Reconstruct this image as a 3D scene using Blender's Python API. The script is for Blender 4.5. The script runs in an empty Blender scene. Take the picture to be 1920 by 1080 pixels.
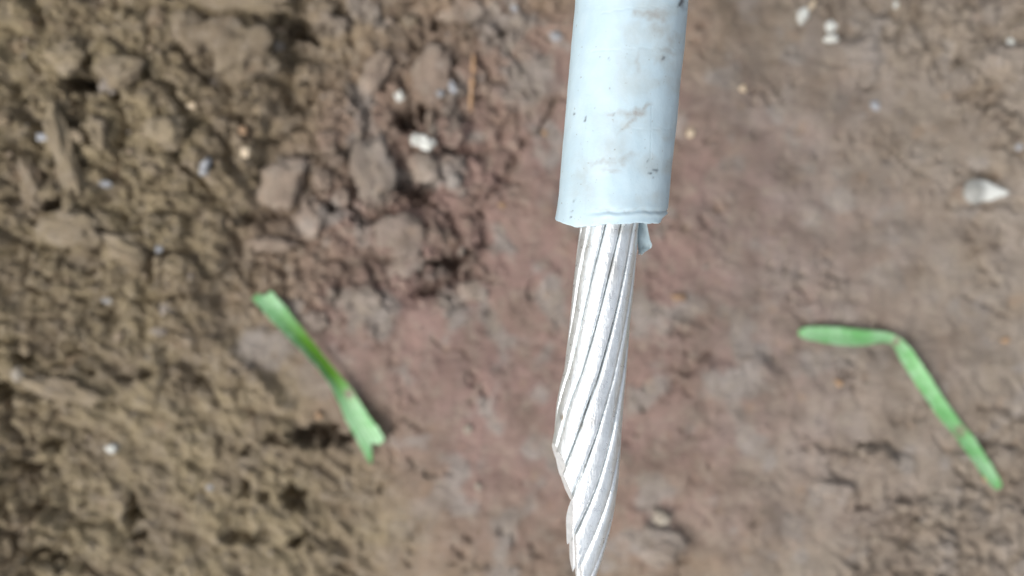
import bpy, bmesh, math, random
import numpy as np
from mathutils import Vector, noise as mnoise

# ------------------------------------------------------------------ camera, sky, sun, exposure
scene = bpy.context.scene
COL = scene.collection
CAM_H = 0.200                      # metres above the soil
FPX = 1920 * 26.0 / 36.0           # focal length in photo pixels
PXM = CAM_H / FPX                  # metres on the soil for one photo pixel

cam_data = bpy.data.cameras.new('camera')
cam_data.lens = 26.0
cam_data.sensor_width = 36.0
cam_data.clip_start = 0.005
cam_data.clip_end = 200.0
cam_data.dof.use_dof = True
cam_data.dof.focus_distance = 0.1125
cam_data.dof.aperture_fstop = 9.4
cam = bpy.data.objects.new('camera', cam_data)
COL.objects.link(cam)
cam.location = (0, 0, CAM_H)
cam.rotation_euler = (0, 0, 0)
scene.camera = cam

SUN_EL, SUN_ROT = math.radians(50), math.radians(232)   # soft light from the lower left
world = bpy.data.worlds.new('World')
scene.world = world
world.use_nodes = True
wn = world.node_tree.nodes
wl = world.node_tree.links
sky = wn.new('ShaderNodeTexSky')
sky.sky_type = 'NISHITA'
sky.sun_disc = False
sky.sun_elevation = SUN_EL
sky.sun_rotation = SUN_ROT
sky.dust_density = 4.0
hs = wn.new('ShaderNodeHueSaturation')                  # thin overcast: a paler sky
hs.inputs['Saturation'].default_value = 0.38
wl.new(sky.outputs[0], hs.inputs['Color'])
wl.new(hs.outputs[0], wn['Background'].inputs['Color'])
wn['Background'].inputs['Strength'].default_value = 0.10

sun_data = bpy.data.lights.new('sun', 'SUN')
sun_data.energy = 1.35
sun_data.angle = math.radians(34)
sun_data.color = (1.0, 0.97, 0.93)
sun = bpy.data.objects.new('sun', sun_data)
COL.objects.link(sun)
sd = Vector((math.sin(SUN_ROT) * math.cos(SUN_EL), math.cos(SUN_ROT) * math.cos(SUN_EL), math.sin(SUN_EL)))
sun.rotation_euler = sd.to_track_quat('Z', 'Y').to_euler()

scene.view_settings.view_transform = 'Standard'
scene.view_settings.look = 'None'
scene.view_settings.exposure = 0.75
scene.view_settings.gamma = 1.0
scene.view_settings.use_curve_mapping = False

# ------------------------------------------------------------------ noise helpers
def _hash(ix, iy, seed):
    h = (ix.astype(np.int64) * 374761393 + iy.astype(np.int64) * 668265263 + seed * 1442695041) & 0xFFFFFFFF
    h = ((h ^ (h >> 13)) * 1274126177) & 0xFFFFFFFF
    h = ((h ^ (h >> 16)) * 2246822519) & 0xFFFFFFFF
    return (h ^ (h >> 15)) & 0xFFFFFFFF

def perlin(x, y, seed=0):
    xi = np.floor(x); yi = np.floor(y)
    fx = x - xi; fy = y - yi
    u = fx * fx * fx * (fx * (fx * 6 - 15) + 10)
    v = fy * fy * fy * (fy * (fy * 6 - 15) + 10)
    def g(dx, dy):
        a = _hash(xi + dx, yi + dy, seed) * (2 * math.pi / 4294967296.0)
        return np.cos(a) * (fx - dx) + np.sin(a) * (fy - dy)
    a = g(0, 0) * (1 - u) + g(1, 0) * u
    b = g(0, 1) * (1 - u) + g(1, 1) * u
    return (a * (1 - v) + b * v) * 1.5

def fbm(x, y, scale, octaves=4, seed=0, gain=0.5):
    out = np.zeros_like(x); amp = 1.0; f = 1.0 / scale
    for o in range(octaves):
        out += amp * perlin(x * f + 17.3 * o, y * f - 9.1 * o, seed + o * 7)
        amp *= gain; f *= 2.03
    return out

def worley(x, y, cell, seed=0):
    """distance to nearest and second nearest jittered point (in cells) and id of the nearest"""
    X = x / cell; Y = y / cell
    xi = np.floor(X); yi = np.floor(Y)
    f1 = np.full_like(X, 9.0); f2 = np.full_like(X, 9.0); idn = np.zeros_like(X)
    for dx in (-1, 0, 1):
        for dy in (-1, 0, 1):
            h = _hash(xi + dx, yi + dy, seed)
            px = xi + dx + (h & 0xFFFF) / 65536.0
            py = yi + dy + ((h >> 16) & 0xFFFF) / 65536.0
            d = np.hypot(X - px, Y - py)
            r = (_hash(xi + dx, yi + dy, seed + 91)) / 4294967296.0
            near = d < f1
            f2 = np.where(near, f1, np.minimum(f2, d))
            idn = np.where(near, r, idn)
            f1 = np.where(near, d, f1)
    return f1, f2, idn

def smooth(e0, e1, x):
    t = np.clip((x - e0) / (e1 - e0), 0, 1)
    return t * t * (3 - 2 * t)

def seg_dist(x, y, pts):
    best = np.full_like(x, 1e9)
    for (x0, y0), (x1, y1) in zip(pts[:-1], pts[1:]):
        dx, dy = x1 - x0, y1 - y0
        t = np.clip(((x - x0) * dx + (y - y0) * dy) / (dx * dx + dy * dy), 0, 1)
        best = np.minimum(best, np.hypot(x - x0 - t * dx, y - y0 - t * dy))
    return best

# ------------------------------------------------------------------ the soil: where it is rough, slick, pitted and cracked
# all lengths below in units of 1/6933 m (one photo pixel on the soil); heights too
BANK_Y = [-900, 0, 60, 150, 260, 360, 470, 560, 660, 760, 860, 960, 1080, 2000]
BANK_X = [560, 545, 532, 522, 505, 478, 430, 400, 440, 560, 690, 712, 700, 640]

PITS = [  # x, y, rx, ry, depth
    (157, 164, 21, 24, 55), (174, 120, 8, 26, 30), (245, 268, 12, 20, 20), (135, 383, 26, 10, 26), (60, 282, 34, 12, 20),
    (400, 143, 12, 14, 20), (350, 96, 18, 10, 20), (548, 48, 46, 24, 26), (556, 125, 34, 75, 15), (468, 224, 14, 12, 22),
    (551, 242, 12, 11, 20), (575, 290, 12, 12, 20), (500, 268, 30, 8, 14), (500, 405, 40, 16, 18), (755, 236, 17, 22, 34),
    (790, 212, 8, 20, 24), (770, 352, 38, 24, 26), (812, 385, 9, 12, 24), (860, 275, 32, 9, 20), (855, 490, 28, 14, 24),
    (810, 545, 34, 16, 20), (50, 672, 24, 12, 32), (2, 727, 12, 22, 24), (95, 830, 34, 9, 24), (50, 882, 24, 14, 22),
    (250, 955, 15, 18, 28), (262, 1002, 20, 12, 24), (450, 912, 10, 12, 20), (490, 936, 13, 12, 22), (550, 932, 16, 26, 26),
    (452, 1012, 34, 12, 22), (566, 1022, 15, 14, 24), (600, 815, 46, 18, 28), (520, 818, 16, 14, 18), (462, 842, 10, 10, 18),
    (15, 900, 16, 60, 16), (80, 1040, 34, 12, 20), (75, 955, 34, 10, 16), (235, 700, 50, 10, 14), (150, 655, 40, 10, 14),
    (285, 690, 20, 10, 16), (370, 712, 22, 14, 14), (220, 585, 30, 8, 12), (1305, 805, 20, 18, 14), (1545, 838, 52, 9, 18),
    (1820, 122, 22, 14, 18), (1800, 105, 26, 8, 14), (1430, 250, 18, 11, 12), (1640, 160, 24, 8, 12), (1485, 95, 22, 8, 12),
    (1560, 118, 18, 8, 10), (1852, 826, 18, 14, 24), (1805, 830, 12, 22, 18), (1690, 920, 36, 8, 18), (1620, 950, 30, 10, 18),
    (1700, 1010, 30, 10, 18), (1790, 940, 30, 10, 18), (1880, 1000, 26, 12, 18), (1240, 945, 26, 7, 10), (820, 880, 20, 9, 8),
    (640, 25, 20, 10, 14), (770, 90, 10, 30, 16), (820, 25, 10, 26, 18), (905, 60, 40, 8, 12), (655, 215, 10, 8, 16),
    (620, 385, 10, 26, 16), (690, 405, 40, 9, 16), (660, 330, 8, 30, 12), (1570, 560, 44, 10, 10), (1600, 610, 50, 9, 12),
    (1000, 540, 26, 14, 8), (1300, 600, 36, 14, 10), (1860, 380, 60, 9, 22), (1850, 328, 48, 9, 26), (1700, 780, 40, 10, 14)]

CRACKS = [  # polyline, half width, depth
    ([(180, 168), (210, 182), (240, 194)], 7, 20), ([(215, 400), (250, 412), (282, 432)], 5, 16), ([(130, 490), (160, 500), (190, 506)], 6, 16),
    ([(140, 470), (170, 458), (202, 440)], 4, 12), ([(0, 315), (25, 345), (55, 395), (70, 410)], 6, 14), ([(345, 95), (365, 120), (405, 150)], 6, 14),
    ([(1062, 178), (1032, 208), (1012, 242)], 6, 16), ([(985, 255), (958, 322), (925, 378), (902, 450), (866, 486), (838, 526), (790, 552)], 10, 20),
    ([(1012, 242), (985, 262)], 8, 14), ([(820, 640), (850, 655), (882, 672)], 4, 9), ([(765, 700), (762, 740), (742, 790), (728, 860), (722, 930)], 5, 9),
    ([(1282, 700), (1305, 682), (1332, 658)], 6, 14), ([(1600, 850), (1630, 835), (1665, 835), (1690, 850)], 5, 14), ([(1575, 880), (1600, 845), (1640, 830)], 4, 10),
    ([(590, 170), (640, 160), (690, 185), (720, 180)], 5, 10), ([(845, 510), (870, 470), (900, 450)], 6, 12), ([(755, 40), (770, 75), (770, 110), (740, 150)], 5, 14),
    ([(480, 470), (520, 466), (560, 458), (600, 452)], 5, 16), ([(690, 480), (740, 470), (790, 500)], 4, 8), ([(600, 290), (630, 330), (650, 360), (680, 395)], 5, 12),
    ([(420, 960), (445, 1000), (480, 1005), (500, 985)], 6, 12), ([(200, 930), (245, 950), (250, 990)], 6, 10), ([(100, 900), (140, 925), (190, 920)], 6, 12),
    ([(1750, 820), (1790, 850), (1850, 830)], 5, 12), ([(1460, 330), (1490, 390), (1470, 440)], 4, 6), ([(1610, 190), (1640, 160), (1680, 165)], 4, 8),
    ([(1600, 960), (1660, 930), (1720, 915), (1790, 930)], 5, 12), ([(1820, 560), (1870, 590), (1920, 590)], 5, 9), ([(1640, 1060), (1700, 1000), (1760, 1010)], 5, 12)]

LUMPS = [  # broad low swellings of slick soil: x, y, rx, ry, height
    (1375, 720, 95, 55, 9), (1620, 110, 60, 48, 9), (1235, 1020, 60, 45, 10), (760, 440, 70, 55, 9), (900, 800, 140, 140, 5),
    (980, 150, 70, 70, 6), (1400, 420, 150, 110, 5), (1660, 330, 120, 90, 6), (1500, 960, 120, 80, 6), (500, 655, 70, 45, 7),
    (715, 600, 36, 48, 7), (1880, 120, 50, 46, 10), (960, 520, 80, 60, 6), (1650, 880, 60, 40, 8), (1400, 950, 80, 60, 5), (125, 728, 90, 34, 9),
    (840, 610, 70, 50, 6), (1300, 430, 60, 70, 5), (1010, 380, 50, 60, 6), (440, 90, 80, 64, 10)]

def rough_mask(x, y):
    w = 30 * fbm(x, y, 140, 3, 5)
    bx = np.interp(y, BANK_Y, BANK_X)
    left = smooth(60, -60, x - bx + w)
    mid = smooth(70, -60, x + 0.25 * (y - 300) - 950 + w) * smooth(640, 520, y + w)
    corner = smooth(-60, 100, (x - 1610) - 1.15 * (y - 60) + 2 * w)
    lower = smooth(-60, 160, (x - 1560) * 0.75 + (y - 1000) * 0.9 + 2 * w)
    left = left * (1 - 0.62 * smooth(520, 760, y + w) * smooth(40, 220, x + w))
    return np.clip(np.maximum.reduce([left, 0.8 * mid, 1.0 * corner, 0.7 * lower]), 0, 1)

def soil_height(x, y):
    """height of the soil sheet, in photo pixels"""
    x = np.asarray(x, float); y = np.asarray(y, float)
    wx = x + 14 * fbm(x, y, 60, 3, 21) + 5 * fbm(x, y, 16, 2, 31)
    wy = y + 14 * fbm(x, y, 60, 3, 22) + 5 * fbm(x, y, 16, 2, 32)
    R = rough_mask(x, y)
    bx = np.interp(wy, BANK_Y, BANK_X)
    h = 24 * smooth(14, -18, wx - bx) * smooth(900, 480, y) + 7 * smooth(30, -40, wx - bx) - 4
    h += 9 * smooth(-10, 8, wx - np.interp(wy, [640, 700, 800, 900, 1080], [790, 762, 738, 722, 712])) * smooth(640, 720, wy)
    h += 8 * fbm(x, y, 260, 3, 1) + 4.2 * fbm(x * 0.9 - y * 0.2, y * 1.1 + x * 0.3, 66, 3, 2) + (0.7 + 1.0 * R) * fbm(x, y * 1.15 + x * 0.3, 20, 3, 3)
    low_left = smooth(540, 700, y) * smooth(60, -80, x - bx)
    u, v = x * 0.87 + y * 0.5, y * 0.87 - x * 0.5            # ridges falling to the lower right
    h += low_left * (11 * fbm(u * 0.38, v, 48, 3, 91) + 5 * fbm(u * 0.5, v, 20, 3, 92))
    for (cx, cy, rx, ry, a) in LUMPS:
        d = ((wx - cx) / rx) ** 2 + ((wy - cy) / ry) ** 2
        h += a * smooth(1.35, 0.25, d)
    for cell, amp, sd_ in ((96, 22, 11), (40, 13.5, 12), (17, 6.0, 13)):
        f1, f2, idn = worley(wx, wy, cell, sd_)
        b = np.sqrt(np.clip(1 - (f1 / 0.85) ** 2, 0, 1)) * smooth(0.0, 0.22, f2 - f1)
        h += R * amp * (b * (0.45 + 0.9 * idn) - 0.5)
    ridge = 1 - np.abs(fbm(wx, wy, 44, 4, 71, 0.6))
    h += R * 11 * (ridge - 0.75) + R * 3.0 * fbm(x, y, 9, 2, 72)
    f1, f2, idn = worley(wx, wy, 46, 19)
    f1b, _, idb = worley(wx * 1.25, wy, 27, 29)
    cl = smooth(0.05, 0.5, fbm(x, y, 120, 2, 33))
    h -= 8 * smooth(0.45, 0.10, f1b + 0.3 * fbm(x, y, 11, 2, 83)) * (idb > 0.55) * cl * (1 - 0.5 * R)
    h += (1 - R) * 2.2 * (smooth(0.0, 0.3, f2 - f1) * idn)
    for (cx, cy, rx, ry, dep) in PITS:
        m = (np.abs(x - cx) < rx * 2 + 40) & (np.abs(y - cy) < ry * 2 + 40)
        if m.any():
            px = x[m] + 0.9 * (wx[m] - x[m]); py = y[m] + 0.9 * (wy[m] - y[m])
            d = np.sqrt(((px - cx) / rx) ** 2 + ((py - cy) / ry) ** 2) + 0.75 * fbm(x[m], y[m], 24, 3, 81) + 0.35 * fbm(x[m], y[m] , 9, 2, 82)
            h[m] -= (1.35 if dep < 24 else 2.1) * (0.38 if cx > 1200 else 0.95 if cy > 560 else 1.0) * dep * smooth(1.3, 0.45, d)
    for pts, hw, dep in CRACKS:
        xs = [p[0] for p in pts]; ys = [p[1] for p in pts]
        m = (x > min(xs) - 60) & (x < max(xs) + 60) & (y > min(ys) - 60) & (y < max(ys) + 60)
        if m.any():
            d = seg_dist(x[m] + 1.1 * (wx[m] - x[m]), y[m] + 1.1 * (wy[m] - y[m]), pts)
            h[m] -= 1.3 * dep * smooth(hw * 1.3, hw * 0.25, d) * (0.6 + 0.5 * perlin(x[m] / 22, y[m] / 22, 77)) * (0.55 if xs[0] > 1400 else 1.0)
    return h

def h_at(px, py):
    return float(soil_height(np.array([float(px)]), np.array([float(py)]))[0])

def on_soil(px, py, hz=0.0):
    """world point of a soil feature seen at photo pixel px, py and standing hz (pixels) high"""
    z = hz * PXM
    k = (CAM_H - z) / CAM_H
    return Vector(((px - 960) * PXM * k, -(py - 540) * PXM * k, z))

def in_air(px, py, depth):
    return Vector(((px - 960) / FPX * depth, -(py - 540) / FPX * depth, CAM_H - depth))

# ------------------------------------------------------------------ object helpers
def mesh_obj(name, verts, faces, mat, parent=None, smooth_shade=True, loc=None):
    me = bpy.data.meshes.new(name)
    if isinstance(verts, np.ndarray) and isinstance(faces, np.ndarray):
        n = len(faces); k = faces.shape[1]
        me.vertices.add(len(verts)); me.vertices.foreach_set('co', verts.astype(np.float32).ravel())
        me.loops.add(n * k); me.loops.foreach_set('vertex_index', faces.astype(np.int32).ravel())
        me.polygons.add(n); me.polygons.foreach_set('loop_start', np.arange(0, n * k, k, dtype=np.int32))
        me.update(calc_edges=True)
    else:
        me.from_pydata([tuple(v) for v in verts], [], [tuple(f) for f in faces])
    if smooth_shade:
        me.polygons.foreach_set('use_smooth', [True] * len(me.polygons))
    if mat: me.materials.append(mat)
    o = bpy.data.objects.new(name, me)
    COL.objects.link(o)
    if parent: o.parent = parent
    if loc is not None: o.location = loc
    return o

def tag(o, label=None, cat=None, group=None, kind=None):
    if label: o['label'] = label
    if cat: o['category'] = cat
    if group: o['group'] = group
    if kind: o['kind'] = kind
    return o

def float_attr(o, name, arr):
    a = o.data.attributes.new(name, 'FLOAT', 'POINT')
    a.data.foreach_set('value', np.asarray(arr, np.float32))

class NT:
    """small wrapper to write node trees in few lines"""
    def __init__(self, name):
        self.m = bpy.data.materials.new(name); self.m.use_nodes = True
        self.t = self.m.node_tree; self.b = self.t.nodes['Principled BSDF']
        self.co = self.t.nodes.new('ShaderNodeTexCoord').outputs['Object']
    def n(self, t, **k):
        x = self.t.nodes.new(t)
        for a, v in k.items(): setattr(x, a, v)
        return x
    def link(self, a, b): self.t.links.new(a, b)
    def setin(self, sock, v):
        if hasattr(v, 'is_linked') or isinstance(v, bpy.types.NodeSocket): self.link(v, sock)
        else: sock.default_value = v
    def noise(self, scale, detail=4, rough=0.55, vec=None, dist=0.0):
        x = self.n('ShaderNodeTexNoise'); x.inputs['Scale'].default_value = scale
        x.inputs['Detail'].default_value = detail; x.inputs['Roughness'].default_value = rough; x.inputs['Distortion'].default_value = dist
        self.link(vec or self.co, x.inputs['Vector']); return x.outputs['Fac']
    def ramp(self, fac, a, b, c0=0.0, c1=1.0):
        x = self.n('ShaderNodeMapRange'); x.interpolation_type = 'SMOOTHSTEP'
        self.setin(x.inputs['Value'], fac)
        for i, v in (('From Min', a), ('From Max', b), ('To Min', c0), ('To Max', c1)): x.inputs[i].default_value = v
        return x.outputs[0]
    def mix(self, fac, a, b, mode='MIX'):
        x = self.n('ShaderNodeMix'); x.data_type = 'RGBA'; x.blend_type = mode
        self.setin(x.inputs['Factor'], fac)
        for sock, v in ((x.inputs['A'], a), (x.inputs['B'], b)):
            if isinstance(v, tuple): sock.default_value = (*v, 1) if len(v) == 3 else v
            else: self.link(v, sock)
        return x.outputs['Result']
    def math(self, op, a, b=0.0):
        x = self.n('ShaderNodeMath', operation=op)
        self.setin(x.inputs[0], a); self.setin(x.inputs[1], b); return x.outputs[0]
    def attr(self, name):
        return self.n('ShaderNodeAttribute', attribute_name=name).outputs['Fac']
    def bump(self, h, dist, strength=1.0):
        x = self.n('ShaderNodeBump'); x.inputs['Distance'].default_value = dist; x.inputs['Strength'].default_value = strength
        self.link(h, x.inputs['Height']); self.link(x.outputs[0], self.b.inputs['Normal'])
    def world_pos(self):
        g = self.n('ShaderNodeNewGeometry'); return g.outputs['Position']

# ------------------------------------------------------------------ materials
OLIVE = (0.254, 0.203, 0.120); PINK = (0.258, 0.168, 0.143); GREYISH = (0.300, 0.268, 0.240)

def soil_material(name, use_attr=True, tint=0.5, light=1.0):
    k = NT(name); pos = k.world_pos()
    if use_attr:
        t = k.attr('tint'); g = k.attr('grey')
    else:
        t = tint; g = 0.0
    base = k.mix(t, OLIVE, PINK)
    base = k.mix(g, base, GREYISH)
    base = k.mix(k.math('MULTIPLY', k.attr('pale'), k.ramp(k.noise(200, 4, 0.6, pos), 0.32, 0.62, 0.3, 1.0)), base, (0.385, 0.295, 0.225))
    n1 = k.noise(55, 5, 0.6, pos)
    base = k.mix(k.ramp(n1, 0.36, 0.68, 0.0, 0.6), base, (0.120, 0.088, 0.062))
    n2 = k.noise(240, 5, 0.65, pos)
    base = k.mix(k.ramp(n2, 0.46, 0.72, 0.0, 0.55), base, (0.31, 0.262, 0.205))
    n3 = k.noise(1100, 3, 0.7, pos)
    base = k.mix(k.ramp(n3, 0.45, 0.75, 0.0, 0.4), base, (0.12, 0.090, 0.065))
    n4 = k.noise(150, 2, 0.5, pos)
    base = k.mix(k.ramp(n4, 0.62, 0.76, 0.0, 0.35), base, (0.28, 0.19, 0.12))
    if light != 1.0:
        base = k.mix(1.0, base, (light, light, light), 'MULTIPLY')
    k.link(base, k.b.inputs['Base Color'])
    if use_attr:
        wet = k.attr('wet')
        r = k.math('SUBTRACT', 0.92, k.math('MULTIPLY', wet, k.ramp(k.noise(90, 4, 0.6, pos), 0.35, 0.62, 0.12, 0.46)))
        k.link(r, k.b.inputs['Roughness'])
    else:
        k.b.inputs['Roughness'].default_value = 0.9
    k.b.inputs['Specular IOR Level'].default_value = 0.4
    h = k.math('ADD', k.math('MULTIPLY', k.noise(900, 5, 0.65, pos), 0.7), k.math('MULTIPLY', k.noise(2800, 3, 0.6, pos), 0.3))
    k.bump(h, 0.0011, 0.8)
    return k.m

M_SOIL = soil_material('soil')
M_CRUMB = soil_material('crumb_soil')
M_CLOD_BROWN, M_CLOD_PINK, M_CLOD_OLIVE, M_CLOD_DARK = 'brown', 'pink', 'olive', 'dark'   # how a clod departs from the soil around it

def stone_material(name, col, col2, rough=0.45):
    k = NT(name); pos = k.world_pos()
    c = k.mix(k.ramp(k.noise(420, 4, 0.6, pos), 0.35, 0.7), col, col2)
    c = k.mix(k.ramp(k.noise(900, 3, 0.6, pos), 0.62, 0.78, 0, 0.6), c, (0.22, 0.16, 0.10))
    k.link(c, k.b.inputs['Base Color']); k.b.inputs['Roughness'].default_value = rough
    k.b.inputs['Subsurface Weight'].default_value = 0.0
    k.bump(k.noise(1500, 4, 0.6, pos), 0.0004, 0.6)
    return k.m
M_WHITE = stone_material('white_stone', (0.66, 0.67, 0.62), (0.50, 0.49, 0.44))
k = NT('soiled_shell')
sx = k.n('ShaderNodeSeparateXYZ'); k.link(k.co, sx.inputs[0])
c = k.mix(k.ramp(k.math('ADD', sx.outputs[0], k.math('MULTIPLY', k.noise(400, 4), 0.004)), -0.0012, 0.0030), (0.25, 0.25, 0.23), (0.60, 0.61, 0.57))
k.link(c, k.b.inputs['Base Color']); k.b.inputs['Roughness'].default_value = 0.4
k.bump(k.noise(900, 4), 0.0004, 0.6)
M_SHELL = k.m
M_CREAM = stone_material('cream_stone', (0.66, 0.55, 0.40), (0.50, 0.38, 0.25))
M_BLUEGREY = stone_material('bluish_stone', (0.34, 0.35, 0.37), (0.25, 0.25, 0.25), 0.5)
M_DULL = stone_material('dull_stone', (0.36, 0.32, 0.26), (0.28, 0.24, 0.19), 0.7)
M_TAN = stone_material('tan_stone', (0.42, 0.28, 0.17), (0.33, 0.21, 0.12), 0.7)

# insulation: slightly soiled bluish-white plastic
k = NT('white_plastic')
dirt = k.attr('dirt'); speck = k.attr('speck'); film = k.attr('film')
base = k.mix(k.ramp(k.noise(160, 5, 0.6), 0.35, 0.7), (0.435, 0.565, 0.635), (0.49, 0.615, 0.675))
base = k.mix(k.math('MULTIPLY', film, k.ramp(k.noise(260, 5, 0.65), 0.30, 0.65, 0.25, 1.0)), base, (0.36, 0.39, 0.375))
base = k.mix(k.math('MULTIPLY', dirt, k.ramp(k.noise(700, 5, 0.75), 0.25, 0.65, 0.25, 1.0)), base, (0.29, 0.275, 0.25))
base = k.mix(k.ramp(k.noise(1500, 2, 0.5), 0.69, 0.76, 0, 0.55), base, (0.22, 0.22, 0.20))
base = k.mix(speck, base, (0.035, 0.04, 0.055))
k.link(base, k.b.inputs['Base Color'])
k.link(k.ramp(k.noise(300, 4, 0.6), 0.3, 0.7, 0.38, 0.56), k.b.inputs['Roughness'])
k.b.inputs['Subsurface Weight'].default_value = 0.25
k.b.inputs['Subsurface Radius'].default_value = (0.8, 1.0, 1.1)
k.b.inputs['Subsurface Scale'].default_value = 0.0012
k.bump(k.math('ADD', k.noise(500, 4, 0.6), k.math('MULTIPLY', k.attr('line'), -0.3)), 0.00012, 0.7)
M_PLASTIC = k.m

# bare aluminium: bright, dull and scuffed
k = NT('aluminium')
stain = k.attr('stain')
mp = k.n('ShaderNodeMapping'); k.link(k.co, mp.inputs['Vector']); mp.inputs['Rotation'].default_value = (0, 0, math.radians(-16)); mp.inputs['Scale'].default_value = (1, 0.22, 1)
st = mp.outputs[0]
base = k.mix(k.ramp(k.noise(420, 5, 0.65), 0.38, 0.66), (0.86, 0.905, 0.925), (0.76, 0.80, 0.815))
base = k.mix(k.ramp(k.noise(1300, 4, 0.7), 0.58, 0.74, 0, 0.6), base, (0.43, 0.45, 0.455))
base = k.mix(k.ramp(k.noise(1500, 4, 0.6, st), 0.58, 0.74, 0, 0.45), base, (0.46, 0.48, 0.49))
base = k.mix(stain, base, (0.26, 0.21, 0.15))
k.link(base, k.b.inputs['Base Color'])
k.b.inputs['Metallic'].default_value = 0.7
k.link(k.ramp(k.noise(700, 5, 0.6), 0.3, 0.7, 0.26, 0.46), k.b.inputs['Roughness'])
k.bump(k.math('ADD', k.noise(1400, 4, 0.6), k.noise(2600, 3, 0.6, st)), 0.00010, 0.8)
M_ALU = k.m
k = NT('cut_aluminium')
k.link(k.mix(k.ramp(k.noise(900, 3), 0.35, 0.7), (0.88, 0.90, 0.92), (0.74, 0.77, 0.79)), k.b.inputs['Base Color'])
k.b.inputs['Metallic'].default_value = 0.5; k.b.inputs['Roughness'].default_value = 0.34
k.bump(k.noise(2200, 3, 0.6), 0.00008, 0.8)
M_CUT = k.m

def leaf_material(name):
    k = NT(name)
    v = k.attr('vein'); f = k.attr('fold'); dust = k.attr('dust')
    base = k.mix(k.ramp(k.noise(200, 5, 0.65), 0.36, 0.64), (0.20, 0.50, 0.19), (0.40, 0.66, 0.40))
    base = k.mix(k.math('MULTIPLY', v, 0.55), base, (0.10, 0.34, 0.07))
    base = k.mix(f, base, (0.14, 0.37, 0.02))
    base = k.mix(k.math('MULTIPLY', dust, k.ramp(k.noise(700, 4, 0.7), 0.30, 0.5)), base, (0.25, 0.19, 0.14))
    base = k.mix(k.ramp(k.noise(900, 4, 0.7), 0.56, 0.75, 0, 0.55), base, (0.22, 0.30, 0.17))
    k.link(base, k.b.inputs['Base Color']); k.b.inputs['Roughness'].default_value = 0.42
    tr = k.n('ShaderNodeBsdfTranslucent'); k.link(base, tr.inputs['Color'])
    ms = k.n('ShaderNodeMixShader'); ms.inputs[0].default_value = 0.22
    k.link(k.b.outputs[0], ms.inputs[1]); k.link(tr.outputs[0], ms.inputs[2])
    k.link(ms.outputs[0], k.t.nodes['Material Output'].inputs['Surface'])
    k.bump(k.math('ADD', k.noise(800, 3), k.math('MULTIPLY', v, 0.8)), 0.0002, 0.7)
    return k.m
M_LEAF = leaf_material('leaf')
k = NT('straw')
k.link(k.mix(k.ramp(k.noise(300, 4), 0.35, 0.65), (0.40, 0.25, 0.14), (0.30, 0.18, 0.10)), k.b.inputs['Base Color'])
k.b.inputs['Roughness'].default_value = 0.7
M_STRAW = k.m

# ------------------------------------------------------------------ setting: one sheet of soil
def axis_lines(lo, hi, step, far):
    core = np.arange(lo, hi + step, step)
    out = []; d = step; p = hi + step
    while p < far:
        d *= 1.28; p += d; out.append(p)
    out2 = []; d = step; p = lo
    while p > -far:
        d *= 1.28; p -= d; out2.append(p)
    return np.concatenate([np.array(out2[::-1]), core, np.array(out)])

def soil_attrs(X, Y):
    bx = np.interp(Y, BANK_Y, BANK_X)
    tint = smooth(-150, 230, X - bx + 60 * fbm(X, Y, 150, 3, 41))
    cx = np.hypot((X - 1080) / 640.0, (Y - 560) / 560.0)
    tint = tint * (1 - 0.72 * smooth(0.45, 1.35, cx + 0.2 * fbm(X, Y, 170, 3, 42)))
    grey = 0.85 * smooth(0.12, 0.6, fbm(X, Y, 90, 3, 43)) * smooth(-40, 200, X - bx)
    for (px, py, rx, ry) in ((500, 655, 62, 46), (715, 600, 26, 44), (1620, 105, 52, 44), (1235, 1020, 52, 42), (1375, 720, 90, 40), (700, 330, 40, 60), (990, 150, 60, 60)):
        d = np.hypot((X - px) / rx, (Y - py) / ry) + 0.35 * fbm(X, Y, 40, 3, 44)
        grey = np.maximum(grey, 0.9 * smooth(1.15, 0.5, d))
    grey = np.maximum(grey, 0.75 * smooth(1180, 1560, X + 90 * fbm(X, Y, 120, 3, 47)) * (0.7 + 0.3 * fbm(X, Y, 60, 2, 48)))
    wet = np.clip((1 - rough_mask(X, Y)) * 0.85 + 0.15, 0, 1)
    return tint, grey, wet

gx = axis_lines(-420, 2340, 3.1, 2.0e5)
gy = axis_lines(-330, 1410, 3.1, 2.0e5)
NX, NY = len(gx), len(gy)
X, Y = np.meshgrid(gx, gy)
X = X.ravel(); Y = Y.ravel()
Hh = soil_height(X, Y)
far = np.hypot((X - 960) / 1500.0, (Y - 540) / 1100.0)
Hh = np.where(far > 3, 8 * fbm(X, Y, 2600, 2, 9), Hh)
verts = np.stack([(X - 960) * PXM, -(Y - 540) * PXM, Hh * PXM], 1)
ii = np.arange(NX * NY).reshape(NY, NX)
faces = np.stack([ii[:-1, :-1].ravel(), ii[1:, :-1].ravel(), ii[1:, 1:].ravel(), ii[:-1, 1:].ravel()], 1)
soil = mesh_obj('soil', verts, faces, M_SOIL)
tag(soil, 'brown cracked earth, cloddy on the left and slick on the right', kind='structure')
ta, gr, we = soil_attrs(X, Y)
float_attr(soil, 'tint', ta); float_attr(soil, 'grey', gr); float_attr(soil, 'wet', we)

# ------------------------------------------------------------------ lump shapes (clods, stones, crumbs)
def ico(sub):
    bm = bmesh.new(); bmesh.ops.create_icosphere(bm, subdivisions=sub, radius=1.0)
    v = np.array([x.co[:] for x in bm.verts]); f = np.array([[q.index for q in p.verts] for p in bm.faces]); bm.free()
    return v, f
ICO2, ICO3, ICO4 = ico(2), ico(3), ico(4)

def n3(p, scale, seed):
    o = Vector((seed * 3.17 % 51.0, seed * 1.31 % 37.0, seed * 2.23 % 43.0))
    return np.array([mnoise.noise(Vector(q) / scale + o) for q in p])

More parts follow.
